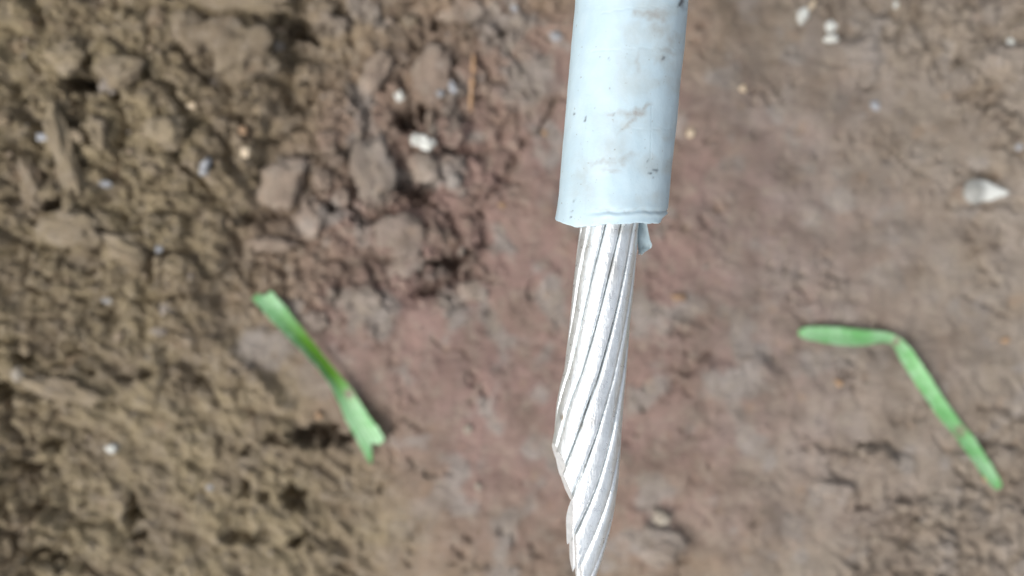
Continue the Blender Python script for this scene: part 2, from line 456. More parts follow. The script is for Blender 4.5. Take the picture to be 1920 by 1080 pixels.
def lump(base, seed, angular=0.6, rough=0.1):
    rng = np.random.RandomState(seed)
    v = base[0].copy()
    nrm = rng.normal(size=(9, 3)); nrm /= np.linalg.norm(nrm, axis=1)[:, None]
    nrm[0] = (0.12, 0.1, 0.98)
    d = 0.58 + 0.36 * rng.rand(9)
    dots = v @ nrm.T
    rr = np.where(dots > 1e-3, d / np.maximum(dots, 1e-3), 9.0)
    r = -np.log(np.exp(-14.0 * np.minimum(rr, 3)).sum(1) + math.exp(-14.0)) / 14.0
    r = 1 + angular * (r - 1)
    r = r * (1 + rough * 2.4 * n3(v, 0.6, seed) + rough * 1.3 * n3(v, 0.27, seed + 5) + 0.7 * rough * n3(v, 0.12, seed + 9))
    return v * r[:, None]

def place_lump(name, seed, px, py, rx, ry, rot, hz, mat, sub=ICO4, angular=0.6, rough=0.1, sink=0.3, tilt=0.0):
    v = lump(sub, seed, angular, rough)
    v = v / np.abs(v).max(0)                       # fill the stated half sizes
    v = v * np.array([rx, ry, hz])
    c, s = math.cos(math.radians(tilt)), math.sin(math.radians(tilt))
    v = np.stack([v[:, 0] * c + v[:, 2] * s, v[:, 1], -v[:, 0] * s + v[:, 2] * c], 1)
    a = math.radians(-rot)                         # rot is clockwise in the picture
    c, s = math.cos(a), math.sin(a)
    v = np.stack([v[:, 0] * c - v[:, 1] * s, v[:, 0] * s + v[:, 1] * c, v[:, 2]], 1)
    sx = np.array([px, px - rx * .6, px + rx * .6, px, px], float); sy = np.array([py, py, py, py - ry * .6, py + ry * .6], float)
    g = float(np.median(soil_height(sx, sy)))
    z = g + hz * (1 - 2 * sink)
    return mesh_obj(name, v * PXM, sub[1], mat, loc=on_soil(px, py, z))

# ------------------------------------------------------------------ clods one can tell apart
CLODS = [  # px, py, half length x, half length y, rotation, height, material, sink, label
    (532, 335, 47, 56, 4, 26, M_CLOD_BROWN, .30, 'blocky brown soil clod with flat top at the edge of the raised bank'),
    (584, 410, 32, 46, -4, 20, M_CLOD_BROWN, .30, 'leaf-shaped smooth brown soil clod pointing up beneath the blocky clod'),
    (506, 456, 48, 17, -6, 14, M_CLOD_BROWN, .28, 'long flat pale soil clod with a dark gap under its lower edge'),
    (697, 325, 44, 66, 0, 26, M_CLOD_PINK, .34, 'largest smooth pinkish soil clod left of the pale twin-lobed stone'),
    (799, 314, 33, 28, 10, 24, M_CLOD_BROWN, .18, 'rounded tan soil clod overhanging a dark hollow below the white twin-lobed chip'),
    (706, 135, 27, 46, 34, 20, M_CLOD_BROWN, .28, 'slanting oval soil clod up left of the white chips'),
    (815, 140, 42, 56, 6, 20, M_CLOD_BROWN, .36, 'broad soil clod with bluish flecks just left of the straw'),
    (847, 245, 34, 32, -20, 26, M_CLOD_DARK, .20, 'dark purplish soil clod with a black shadow under it, below the straw'),
    (865, 22, 46, 24, -4, 18, M_CLOD_BROWN, .32, 'wide soil clod at the top edge above the straw'),
    (602, 22, 30, 30, 0, 22, M_CLOD_OLIVE, .30, 'round olive soil clod at the top edge beside the bank'),
    (468, 6, 84, 17, 2, 22, M_CLOD_OLIVE, .22, 'long slab of olive soil cut by the top edge of the photo'),
    (360, 58, 38, 40, 20, 22, M_CLOD_OLIVE, .30, 'lumpy olive soil clod left of the big bank clod near the top'),
    (446, 92, 74, 56, 8, 26, M_CLOD_OLIVE, .45, 'big crumbly olive soil clod forming the upper corner of the raised bank'),
    (297, 36, 22, 28, -10, 18, M_CLOD_DARK, .30, 'greyish soil clod near the top left between olive clods'),
    (124, 104, 40, 38, 0, 26, M_CLOD_OLIVE, .34, 'rounded olive soil clod up left of the blackest hole'),
    (228, 136, 44, 34, -14, 26, M_CLOD_OLIVE, .34, 'wide olive soil clod to the right of the blackest hole'),
    (120, 282, 22, 98, -17, 22, M_CLOD_OLIVE, .26, 'long narrow slab of pale olive soil lying like a stick at the left'),
    (184, 246, 19, 36, -12, 18, M_CLOD_OLIVE, .22, 'kidney-shaped pale soil clod right of the stick-like slab'),
    (300, 243, 44, 34, 8, 24, M_CLOD_OLIVE, .34, 'rounded olive soil clod in the middle of the bank beside a dark pit'),
    (60, 348, 22, 56, -18, 18, M_CLOD_OLIVE, .34, 'curved olive clod at the left edge below the stick-like slab'),
    (140, 430, 62, 34, 12, 18, M_CLOD_OLIVE, .42, 'low broad olive clod under the stick-like slab'),
    (240, 470, 50, 30, 28, 18, M_CLOD_OLIVE, .42, 'low tilted olive clod between two diagonal cracks'),
    (125, 728, 78, 24, 8, 16, M_CLOD_OLIVE, .40, 'smooth pale olive ridge of soil right of the small black hole at left'),
    (762, 440, 56, 44, 10, 18, M_CLOD_PINK, .46, 'low pinkish soil lump above the dark seam'),
    (632, 300, 15, 14, 0, 13, M_CLOD_BROWN, .25, 'small clod wedged between the blocky and the largest pinkish clods'),
    (606, 335, 18, 20, 10, 14, M_CLOD_BROWN, .25, 'small triangular clod right of the blocky clod'),
    (640, 370, 17, 18, 30, 14, M_CLOD_BROWN, .25, 'small clod tucked under the left side of the largest pinkish clod'),
    (805, 222, 10, 20, 12, 14, M_CLOD_BROWN, .20, 'narrow upright clod between the two white chips and the dark clod'),
    (770, 218, 14, 18, -10, 13, M_CLOD_BROWN, .20, 'small olive-brown clod between the two white chips'),
    (616, 265, 24, 24, 0, 16, M_CLOD_DARK, .30, 'grey lump of soil above the small wedged clod'),
    (1620, 108, 44, 38, 8, 14, M_CLOD_PINK, .46, 'smooth pale grey-brown clod under the pair of white shell pieces'),
    (1882, 122, 42, 40, 0, 20, M_CLOD_OLIVE, .36, 'rounded pale olive clod near the right edge under a white chip'),
    (1240, 1022, 44, 36, 12, 16, M_CLOD_PINK, .44, 'low grey-brown clod near the bottom right of the cable tip'),
    (1562, 916, 40, 17, 6, 12, M_CLOD_BROWN, .32, 'orange-brown flat clod between the cable tip and the bent blade'),
    (1655, 866, 44, 24, 8, 14, M_CLOD_OLIVE, .40, 'domed clod beneath an arched crack left of the bent blade'),
    (1818, 362, 34, 24, -6, 13, M_CLOD_DARK, .36, 'dark soil lump holding the white shell in its hollow'),
    (690, 560, 34, 26, 20, 13, M_CLOD_BROWN, .40, 'low brown lump right of the top end of the straight blade'),
    (590, 605, 26, 22, -20, 12, M_CLOD_PINK, .34, 'small lavender-brown lump right of the middle of the straight blade'),
    (760, 500, 40, 24, -10, 14, M_CLOD_PINK, .36, 'crumbly reddish lump just above the lower end of the dark seam'),
    (880, 545, 34, 26, 20, 12, M_CLOD_PINK, .40, 'reddish lump just right of the lower end of the dark seam'),
]
for i, (px, py, rx, ry, rot, hz, mat, sink, lab) in enumerate(CLODS):
    big = mat in ('brown', 'pink')
    o = place_lump('soil_clod', 300 + i, px, py, rx * 1.1, ry * 1.1, rot, hz * (0.85 if big else 1.0), M_CRUMB, ICO4, 1.0, 0.17 if big else 0.2, sink - (0.04 if big else 0))
    co = np.zeros(len(o.data.vertices) * 3); o.data.vertices.foreach_get('co', co); co = co.reshape(-1, 3) / PXM
    ta, gr, we = soil_attrs(px + co[:, 0], py - co[:, 1])
    dt, dg = {'brown': (0.05, 0.35), 'pink': (0.15, 0.65), 'olive': (-0.05, 0.10), 'dark': (0.2, -0.3)}[mat]
    float_attr(o, 'tint', np.clip(ta + dt, 0, 1)); float_attr(o, 'grey', np.clip(gr + dg, 0, 1)); float_attr(o, 'wet', we * 0.5)
    float_attr(o, 'pale', np.full(len(co), {'brown': 0.5, 'pink': 0.45, 'olive': 0.15, 'dark': 0.0}[mat]))
    tag(o, lab, 'clod', 'soil clods')

# ------------------------------------------------------------------ small stones and shell bits
STONES = [  # name, px, py, rx, ry, rot, hz, mat, category, label
    ('stone_chip', 750, 179, 12, 19, -32, 9, M_WHITE, 'stone', 'white wedge-shaped stone chip above the dark pit left of the straw'),
    ('stone_chip', 800, 269, 21, 14, 16, 12, M_WHITE, 'stone', 'white twin-lobed stone chip sitting on the tan clod'),
    ('stone_chip', 778, 262, 11, 13, 0, 10, M_WHITE, 'stone', 'small pale chip joined to the left of the twin-lobed stone'),
    ('pebble', 462, 285, 15, 11, 8, 9, M_CREAM, 'pebble', 'cream pebble on the right edge of the olive bank'),
    ('pebble', 456, 247, 12, 11, 0, 8, M_TAN, 'pebble', 'tan pebble just above the cream pebble on the bank'),
    ('stone_chip', 384, 312, 10, 20, 22, 8, M_BLUEGREY, 'stone', 'upright bluish-white stone chip in the middle of the olive bank'),
    ('stone_chip', 80, 257, 13, 9, 10, 7, M_BLUEGREY, 'stone', 'grey stone chip left of the stick-like soil slab'),
    ('stone_chip', 198, 345, 13, 8, 0, 6, M_BLUEGREY, 'stone', 'low bluish stone chip right of the stick-like soil slab'),
    ('pebble', 360, 198, 10, 7, 0, 7, M_CREAM, 'pebble', 'tiny pale pebble on the upper part of the olive bank'),
    ('pebble', 298, 467, 9, 8, 0, 7, M_BLUEGREY, 'pebble', 'tiny pale grey pebble left of the long flat clod'),
    ('pebble', 203, 563, 12, 7, 0, 7, M_BLUEGREY, 'pebble', 'pale grey pebble on the bare slope left of the straight blade'),
    ('pebble', 212, 840, 13, 12, 0, 10, M_WHITE, 'pebble', 'bright white pebble alone at the lower left'),
    ('pebble', 394, 913, 9, 7, 0, 6, M_BLUEGREY, 'pebble', 'dull grey pebble at the bottom left, right of the bright white one'),
    ('pebble', 32, 702, 17, 18, 0, 10, M_DULL, 'pebble', 'large dull grey pebble under the black hole at the left edge'),
    ('shell_fragment', 1503, 30, 13, 20, 24, 10, M_WHITE, 'shell', 'white club-shaped shell piece at the top right of the cable'),
    ('shell_fragment', 1523, 9, 6, 16, 30, 7, M_CREAM, 'shell', 'thin cream shell sliver at the top edge touching the club-shaped piece'),
    ('shell_fragment', 1556, 50, 14, 13, 0, 10, M_WHITE, 'shell', 'upper half of the pale pair of shell lumps on the smooth grey clod'),
    ('shell_fragment', 1560, 72, 17, 10, 4, 9, M_WHITE, 'shell', 'lower half of the pale pair of shell lumps on the smooth grey clod'),
    ('stone_chip', 1679, 9, 8, 8, 0, 6, M_WHITE, 'stone', 'small white chip at the top edge right of the shell pieces'),
    ('stone_chip', 1895, 80, 9, 15, -6, 8, M_WHITE, 'stone', 'white upright chip near the top right corner'),
    ('pebble', 1392, 165, 8, 8, 0, 7, M_CREAM, 'pebble', 'tiny cream pebble to the right of the white insulation'),
    ('pebble', 1295, 251, 8, 8, 0, 7, M_CREAM, 'pebble', 'tiny pale pebble close beside the right edge of the insulation'),
    ('pebble', 1640, 198, 12, 11, 0, 8, M_BLUEGREY, 'pebble', 'blue-grey pebble below the smooth grey clod at upper right'),
    ('stone_chip', 1911, 274, 9, 9, 0, 6, M_BLUEGREY, 'stone', 'glinting grey chip at the right edge above the shell'),
    ('pebble', 1272, 557, 17, 7, 2, 7, M_TAN, 'pebble', 'flat orange-tan pebble right of the bare twisted conductor'),
    ('pebble', 1574, 718, 11, 8, 20, 7, M_TAN, 'pebble', 'orange-tan pebble below the flat half of the bent blade'),
    ('pebble', 1886, 639, 10, 7, 0, 6, M_TAN, 'pebble', 'orange-tan pebble at the right edge level with the bent blade'),
    ('pebble', 1846, 897, 6, 11, -20, 6, M_TAN, 'pebble', 'tan crumb touching the lower end of the bent blade'),
    ('pebble', 1238, 968, 22, 20, 0, 12, M_DULL, 'pebble', 'round beige pebble right of the cable tip'),
    ('pebble', 877, 805, 9, 11, 0, 7, M_DULL, 'pebble', 'tiny beige pebble on the smooth slab, the upper of two'),
    ('pebble', 897, 911, 8, 8, 0, 6, M_DULL, 'pebble', 'tiny beige pebble on the smooth slab, the lower of two'),
    ('pebble', 597, 778, 9, 9, 0, 7, M_TAN, 'pebble', 'tan pebble left of the straight blade near the dark cleft'),
    ('pebble', 1022, 250, 7, 7, 0, 6, M_TAN, 'pebble', 'tiny tan pebble left of the insulation beside the curved crack'),
    ('pebble', 942, 386, 7, 8, 0, 6, M_TAN, 'pebble', 'tiny tan pebble on the dark seam left of the insulation'),
    ('stone_chip', 966, 16, 9, 8, 0, 7, M_BLUEGREY, 'stone', 'glinting grey chip at the top edge left of the cable'),
    ('stone_chip', 1042, 68, 13, 11, 0, 8, M_BLUEGREY, 'stone', 'bluish chip close to the left edge of the insulation at top'),
    ('stone_chip', 849, 165, 8, 15, -24, 6, M_BLUEGREY, 'stone', 'slim bluish stone flake on the broad clod left of the straw'),
    ('stone_chip', 826, 175, 10, 9, 0, 6, M_BLUEGREY, 'stone', 'squat bluish stone flake on the broad clod left of the straw'),
]
for i, (nm, px, py, rx, ry, rot, hz, mat, cat, lab) in enumerate(STONES):
    lift = -0.9 if nm == 'stone_chip' and px in (800, 778, 849, 826) else 0.30
    o = place_lump(nm, 700 + i, px, py, rx, ry, rot, hz, mat, ICO3, 1.0, 0.30 if nm != 'shell_fragment' else 0.2, lift)
    tag(o, lab, cat)

# teardrop shell lying in its hollow
def shell_piece():
    nu, nv = 40, 24; vs = []; fs = []
    for i in range(nu + 1):
        u = i / nu
        w = 20 * (math.sin(math.pi * u ** 0.62)) ** 0.75 * (1 - 0.35 * u) + 0.4
        for j in range(nv):
            a = 2 * math.pi * j / nv
            rib = 1 + 0.06 * math.sin(5 * a + 4 * u) + 0.16 * mnoise.noise(Vector((u * 4, math.cos(a) * 1.5, math.sin(a) * 1.5)))
            vs.append(((u - 0.5) * 80, 1.25 * w * math.cos(a) * rib + 6 * (u - 0.5), (w * 0.55) * math.sin(a) * rib + 9 * (u - 0.5)))
    for i in range(nu):
        for j in range(nv):
            j2 = (j + 1) % nv
            fs.append((i * nv + j, (i + 1) * nv + j, (i + 1) * nv + j2, i * nv + j2))
    fs.append(tuple(range(nv))); fs.append(tuple(nu * nv + j for j in range(nv))[::-1])
    v = np.array(vs); a = math.radians(-8); c, s = math.cos(a), math.sin(a)
    v = np.stack([v[:, 0] * c - v[:, 1] * s, v[:, 0] * s + v[:, 1] * c, v[:, 2]], 1) * PXM
    return mesh_obj('shell_fragment', [tuple(p) for p in v], fs, M_SHELL, loc=on_soil(1849, 360, np.median([h_at(1835, 358), h_at(1849, 360), h_at(1865, 360)]) + 13))
tag(shell_piece(), 'white teardrop-shaped shell lying in a dark hollow at the right edge', 'shell')

# ------------------------------------------------------------------ straw
def tube_mesh(pts, rad, n=10):
    vs, fs = [], []
    for i, p in enumerate(pts):
        q = (pts[min(i + 1, len(pts) - 1)] - pts[max(i - 1, 0)]).normalized()
        a = q.cross(Vector((0, 0, 1))).normalized(); b = a.cross(q).normalized()
        for j in range(n):
            t = 2 * math.pi * j / n
            vs.append(p + (a * math.cos(t) * 1.0 + b * math.sin(t) * 0.6) * rad[i])
    for i in range(len(pts) - 1):
        for j in range(n):
            fs.append((i * n + j, i * n + (j + 1) % n, (i + 1) * n + (j + 1) % n, (i + 1) * n + j))
    fs.append(tuple(range(n))[::-1]); fs.append(tuple((len(pts) - 1) * n + j for j in range(n)))
    return vs, fs
ys = np.linspace(102, 208, 24)
zz = soil_height(888 + 0 * ys, ys)
fit = np.polyfit(ys, zz, 1); top = zz - np.polyval(fit, ys)
base_z = np.polyval(fit, ys) + np.percentile(top, 70) + 2
pts = [on_soil(888 - 0.05 * (y - 100) + 0.8 * math.sin(y * .06), y, base_z[i]) for i, y in enumerate(ys)]
vs, fs = tube_mesh(pts, [PXM * (3.9 + 0.7 * math.sin(y * .21) - (2.0 if y < 104 or y > 208 else 0)) for y in ys])
tag(mesh_obj('straw', vs, fs, M_STRAW), 'thin upright orange-brown straw lying on the soil left of the cable', 'straw')

# ------------------------------------------------------------------ cut grass blades
def blade(name, ctrl, notch0, notch1, label, dust_spots=(), fold_span=(9, 9), node=None):
    """ctrl rows: x, y, full width, roll (deg), lift above the soil"""
    c = np.array(ctrl, float)
    seg = np.concatenate([[0], np.cumsum(np.hypot(np.diff(c[:, 0]), np.diff(c[:, 1])))])
    n, m = 90, 14
    s = np.linspace(0, seg[-1], n)
    def sp(col):
        v = np.interp(s, seg, c[:, col])
        ker = np.ones(7) / 7.0
        w = np.convolve(np.pad(v, 3, mode='edge'), ker, 'valid')
        w[0], w[-1] = v[0], v[-1]
        return w
    cx, cy, wd, roll, lift = (sp(i) for i in range(5))
    tx, ty = np.gradient(cx), np.gradient(cy)
    L = np.hypot(tx, ty); nx, ny = -ty / L, tx / L        # to the right of travel in the picture
    ground = soil_height(cx, cy)
    ker = np.ones(15) / 15.0
    ground = np.convolve(np.pad(ground, 7, mode='edge'), ker, 'valid')
    vs, vein, fold, dust = [], [], [], []
    for layer in (1, -1):
        for i in range(n):
            for j in range(m + 1):
                q = j / m * 2 - 1
                e = 0.0
                u = s[i] / seg[-1]
                if u < 0.12: e = -notch0(q) * (1 - u / 0.12)
                if u > 0.88: e = notch1(q) * (u - 0.88) / 0.12
                r = math.radians(roll[i]); half = 0.84 * wd[i] / 2 * (1 + 0.05 * math.sin(i * 0.9) * math.sin(i * 0.37))
                off = q * half * math.cos(r)
                up = q * half * math.sin(r) + 0.10 * wd[i] * q * q + 0.9 * math.cos(q * 19)*0.25
                px = cx[i] + nx[i] * off + tx[i] / L[i] * e
                py = cy[i] + ny[i] * off + ty[i] / L[i] * e
                z = ground[i] + 1.4 * lift[i] + up + 1.2 * layer * (1 - 0.8 * abs(q) ** 4) + half * abs(math.sin(r))
                vs.append(on_soil(px, py, z))
                vein.append(0.5 + 0.5 * math.cos(q * 19))
                f0, f1 = fold_span
                fo = max(0.0, 1 - abs((u - 0.5 * (f0 + f1)) / (0.5 * (f1 - f0) + 1e-6))) if f1 > f0 else 0.0
                fold.append(min(1.0, fo * 1.5) * (1.0 if q < 0.1 else max(0.0, 1 - (q - 0.1) * 2.2)))
                dd = 0.0
                for (dx_, dy_, dr) in dust_spots:
                    dd = max(dd, max(0.0, 1 - math.hypot(px - dx_, py - dy_) / dr))
                dust.append(min(1.0, dd * 1.8))
    fs = []; K = n * (m + 1); w = m + 1
    for i in range(n - 1):
        for j in range(m):
            a, b, c_, d = i * w + j, i * w + j + 1, (i + 1) * w + j + 1, (i + 1) * w + j
            fs.append((a, d, c_, b)); fs.append((K + a, K + b, K + c_, K + d))
        fs.append((i * w, K + i * w, K + (i + 1) * w, (i + 1) * w))
        fs.append((i * w + m, (i + 1) * w + m, K + (i + 1) * w + m, K + i * w + m))
    for j in range(m):
        fs.append((j, j + 1, K + j + 1, K + j))
        a = (n - 1) * w + j
        fs.append((a, K + a, K + a + 1, a + 1))
    o = mesh_obj(name, vs, fs, M_LEAF)
    bm = bmesh.new(); bm.from_mesh(o.data); bmesh.ops.recalc_face_normals(bm, faces=bm.faces); bm.to_mesh(o.data); bm.free()
    o.data.polygons.foreach_set('use_smooth', [True] * len(o.data.polygons))
    float_attr(o, 'vein', vein); float_attr(o, 'fold', fold); float_attr(o, 'dust', dust)
    tag(o, label, 'grass blade', 'cut grass blades')
    return o

blade('grass_blade',
      [(490, 552, 44, 4, 6), (515, 580, 46, 8, 8), (548, 618, 42, 24, 10), (585, 660, 37, 34, 11), (612, 692, 35, 36, 11), (632, 718, 36, 26, 10),
       (650, 745, 42, 8, 9), (670, 785, 50, -4, 8), (690, 815, 57, -6, 8), (703, 838, 58, -6, 8)],
      lambda q: 10 * q + 3 * math.sin(5 * q), lambda q: 20 * max(0, q) + 6 - 16 * math.exp(-((q - 0.1) / 0.35) ** 2) - 9 * max(0, -q),
      'straight green grass blade with notched torn ends lying on the soil left of the cable',
      dust_spots=((655, 738, 12),), fold_span=(0.12, 0.78))
blade('grass_blade',
      [(1503, 624, 20, 2, 7), (1522, 625, 34, 4, 8), (1570, 630, 40, 4, 8), (1615, 634, 38, 6, 8), (1638, 632, 27, 12, 9), (1664, 631, 24, 8, 9), (1682, 638, 20, -8, 9),
       (1696, 660, 36, -18, 10), (1720, 697, 40, -22, 10), (1745, 735, 36, -16, 9), (1775, 780, 34, -6, 8), (1795, 803, 30, 0, 6), (1815, 828, 33, 4, 7), (1840, 865, 31, 6, 7), (1862, 898, 27, 2, 7), (1872, 912, 20, 0, 7)],
      lambda q: 6 - 5 * q * q, lambda q: 5 - 4 * q * q,
      'bent green grass blade folded into an elbow lying right of the cable',
      dust_spots=((1680, 640, 11), (1800, 808, 15)), fold_span=(0.9, 0.2))

# ------------------------------------------------------------------ the cable
cable = bpy.data.objects.new('power_cable', None)
COL.objects.link(cable)
tag(cable, 'white insulated cable with its stripped twisted aluminium conductor held over the soil', 'cable')
D0, D1 = 0.1175, 0.1139
A = in_air(1146, 412, D0); B = in_air(1184, 0, D1)
axis_dir = (B - A).normalized()
R_OUT, R_IN = 0.00862, 0.0053

def cable_path():
    """straight in view, then a slow sag down to rest on the soil well outside the frame"""
    pts = [A + axis_dir * s for s in np.concatenate([np.arange(0, 0.0021, 0.00015), np.arange(0.00225, 0.040, 0.00028)])]
    P0 = A + axis_dir * 0.041
    P3 = Vector((0.12, 0.62, R_OUT + 0.003)); T0 = axis_dir * 0.62; T3 = Vector((0.15, 0.5, 0.0))
    for i in range(0, 61):
        t = i / 60
        h00 = 2 * t**3 - 3 * t**2 + 1; h10 = t**3 - 2 * t**2 + t; h01 = -2 * t**3 + 3 * t**2; h11 = t**3 - t**2
        pts.append(P0 * h00 + T0 * h10 + P3 * h01 + T3 * h11)
    for i in range(1, 20):
        pts.append(P3 + Vector((0.15, 0.5, 0.0)) * (0.12 * i))
    return pts
path = cable_path()
NTH = 300
rim_th = np.radians([-180, -140, -110, -90, -70, -45, -28, -10, 20, 50, 72, 90, 130, 180])
rim_s = np.array([0.2, -0.1, -0.3, -0.55, -1.0, -1.45, -1.15, -0.6, -0.15, 0.1, 0.7, 1.15, 0.8, 0.2]) * 0.001
th = np.linspace(-math.pi, math.pi, NTH, endpoint=False)
rim = np.interp(th, rim_th, rim_s) + 0.00010 * perlin(th * 6, th * 0 + 3.3, 5) + 0.00007 * perlin(th * 17, th * 0 + 8.3, 6)

right = axis_dir.cross(Vector((0, 0, 1))).normalized()      # +x side
front = right.cross(axis_dir).normalized()                   # towards the lens
s_along = [0.0]
for a, b in zip(path[:-1], path[1:]): s_along.append(s_along[-1] + (b - a).length)
s_along = np.array(s_along)
NR = len(path)
V = np.zeros((NR, NTH, 3))
for i, p in enumerate(path):
    q = (path[min(i + 1, NR - 1)] - path[max(i - 1, 0)]).normalized()
    rgt = q.cross(Vector((0, 0, 1))).normalized(); fr = rgt.cross(q).normalized()
    s = s_along[i]
    fall = math.exp(-s / 0.0026)
    r = np.full(NTH, R_OUT)
    # score groove a little above the rim, on the front and right
    gm = smooth(math.radians(-38), math.radians(-5), th) * smooth(math.radians(120), math.radians(95), th)
    gs = 0.00155 + 0.0002 * np.sin(th * 2.1) + 0.00012 * perlin(th * 5, th * 0 + 1.5, 8)
    r -= 0.00022 * gm * np.exp(-((s - gs) / 0.00026) ** 2)
    r += 0.00012 * gm * np.exp(-((s - gs + 0.0005) / 0.00035) ** 2)
    # right corner of the lip pulled in, left corner flaring out
    cm = smooth(math.radians(45), math.radians(88), th) * smooth(math.radians(175), math.radians(120), th)
    r -= 0.0021 * cm * np.clip(1 - s / 0.0013, 0, 1) ** 1.3
    lm = np.exp(-((th + math.radians(88)) / 0.6) ** 2)
    r += 0.00030 * lm * math.exp(-s / 0.0016)
    r += 0.00007 * perlin(th * 1.7 + 3, th * 0 + s * 120, 9) + 0.00003 * perlin(th * 5 + 3, th * 0 + s * 420, 10)
    r += 0.00006 * math.sin(s * 470 + 1.0) * smooth(-1.0, 1.5, th)
    base = np.array(p)[None, :] + np.outer(rim * fall, np.array(q))
    V[i] = base + np.outer(r * np.sin(th), np.array(rgt)) + np.outer(r * np.cos(th), np.array(fr))
outer = V.reshape(-1, 3)
# cut face and bore
bore = []
for (rr, ds) in ((0.00800, -0.00006), (0.0069, 0.00010), (0.0056, 0.0003), (R_IN, 0.0007), (R_IN, 0.006)):
    p0 = np.array(A)[None, :] + np.outer(rim + ds, np.array(axis_dir))
    k2 = np.minimum(1.0, rr / R_OUT / np.maximum(0.01, 1.0))
    rad = np.full(NTH, rr)
    cm = smooth(math.radians(45), math.radians(88), th) * smooth(math.radians(175), math.radians(120), th)
    rad = np.minimum(rad, R_OUT - 0.0021 * cm - 0.0001 - (0.0086 - rr) * 0.4)
    rad = np.maximum(rad, R_IN)
    bore.append(p0 + np.outer(rad * np.sin(th), np.array(right)) + np.outer(rad * np.cos(th), np.array(front)))
allv = np.concatenate([outer] + bore)
idx = np.arange(NR * NTH).reshape(NR, NTH)
rings = [NR * NTH + np.arange(NTH) + k_ * NTH for k_ in range(len(bore))]
fl = []
nx_ = np.roll(np.arange(NTH), -1)
for i in range(NR - 1):
    fl.append(np.stack([idx[i], idx[i][nx_], idx[i + 1][nx_], idx[i + 1]], 1))
prev = idx[0]
for rg in rings:
    fl.append(np.stack([prev, rg, rg[nx_], prev[nx_]], 1)); prev = rg
insul = mesh_obj('insulation', allv, np.concatenate(fl), M_PLASTIC, cable)
bm = bmesh.new(); bm.from_mesh(insul.data)
bm.verts.ensure_lookup_table()
bm.faces.new([bm.verts[int(j)] for j in idx[-1]])
bmesh.ops.recalc_face_normals(bm, faces=bm.faces); bm.to_mesh(insul.data); bm.free()
insul.data.polygons.foreach_set('use_smooth', [True] * len(insul.data.polygons))

# stains, scuffs and specks of the insulation, placed on its surface
cam_v = np.array([0, 0, CAM_H])
d = cam_v[2] - allv[:, 2]
PXs = 960 + allv[:, 0] / np.maximum(d, 1e-4) * FPX
PYs = 540 - allv[:, 1] / np.maximum(d, 1e-4) * FPX
TH = np.concatenate([np.tile(th, NR)] + [th] * len(bore))
SS = np.concatenate([np.repeat(s_along, NTH)] + [np.zeros(NTH)] * len(bore))
facing = (np.cos(TH) > -0.1) & (SS < 0.05)
warpx = 7 * fbm(PXs, PYs, 22, 3, 51); warpy = 7 * fbm(PXs, PYs, 22, 3, 52)
def blot(x, y, rx, ry, rot=0):
    a = math.radians(rot); dx = PXs + warpx - x; dy = PYs + warpy - y
    u = (dx * math.cos(a) + dy * math.sin(a)) / rx; v = (-dx * math.sin(a) + dy * math.cos(a)) / ry
    return smooth(1.55, 0.05, np.hypot(u, v)) * facing
film = np.zeros(len(allv)); dirt = film.copy(); speck = film.copy(); line = film.copy()
for b in ((1185, 140, 42, 62), (1235, 60, 44, 44), (1220, 20, 50, 30), (1150, 280, 50, 40), (1170, 230, 60, 30), (1255, 100, 20, 60), (1100, 330, 30, 60), (1190, 60, 30, 30)):
    film = np.maximum(film, 0.55 * blot(*b))
film = np.maximum(film, 0.45 * smooth(0.35, 1.0, np.sin(PYs / 11.5 + 1.2 * fbm(PXs, PYs, 60, 2, 58)) * 0.5 + 0.5 + 0.5 * fbm(PXs, PYs, 50, 3, 57)) * facing * smooth(-0.9, 0.6, TH))
for b, w in (((1188, 211, 24, 9), 1.0), ((1180, 230, 26, 6, -48), .75), ((1212, 200, 14, 7, -30), .8), ((1172, 298, 24, 7, -28), .6), ((1150, 306, 30, 5), .5), ((1125, 304, 18, 5), .5), ((1148, 320, 18, 4, 10), .45),
             ((1220, 27, 34, 9), .75), ((1192, 24, 10, 7), .6), ((1245, 30, 14, 9), .6), ((1262, 72, 14, 10, 30), .55), ((1240, 112, 12, 9), .5), ((1252, 96, 22, 5, 15), .5), ((1145, 213, 16, 5), .5), ((1235, 55, 22, 10), .4),
             ((1196, 118, 6, 20), .45), ((1175, 394, 40, 2.5, 1), .3), ((1130, 393, 14, 3), .6)):
    dirt = np.maximum(dirt, w * blot(*b))
for b in ((1279, 5, 7, 11), (1276, 12, 5, 5), (1074, 212, 3, 3), (1097, 223, 2.6, 2.6), (1232, 321, 4, 2.5), (1219, 328, 3.2, 2.2), (1076, 376, 3.4, 2.2), (1073, 393, 3, 2.2), (1068, 410, 3, 2.4), (1155, 213, 3.4, 2.6), (1244, 113, 4, 3), (1216, 303, 2.6, 2.6), (1140, 110, 2.6, 2.6)):
    speck = np.maximum(speck, 0.9 * blot(*b))
for pts_, hw in (([(1130, 24), (1190, 14), (1290, 11)], 1.6), ([(1110, 96), (1200, 90), (1285, 92)], 1.2), ([(1185, 242), (1268, 242)], 1.3), ([(1222, 200), (1220, 300)], 1.2), ([(1230, 300), (1262, 303)], 1.0), ([(1100, 345), (1096, 400)], 1.0)):
    line = np.maximum(line, smooth(hw * 1.8, hw * 0.3, seg_dist(PXs, PYs, pts_)) * facing)
float_attr(insul, 'film', film); float_attr(insul, 'dirt', np.maximum(dirt, 0.0 * line)); float_attr(insul, 'speck', speck); float_attr(insul, 'line', line)

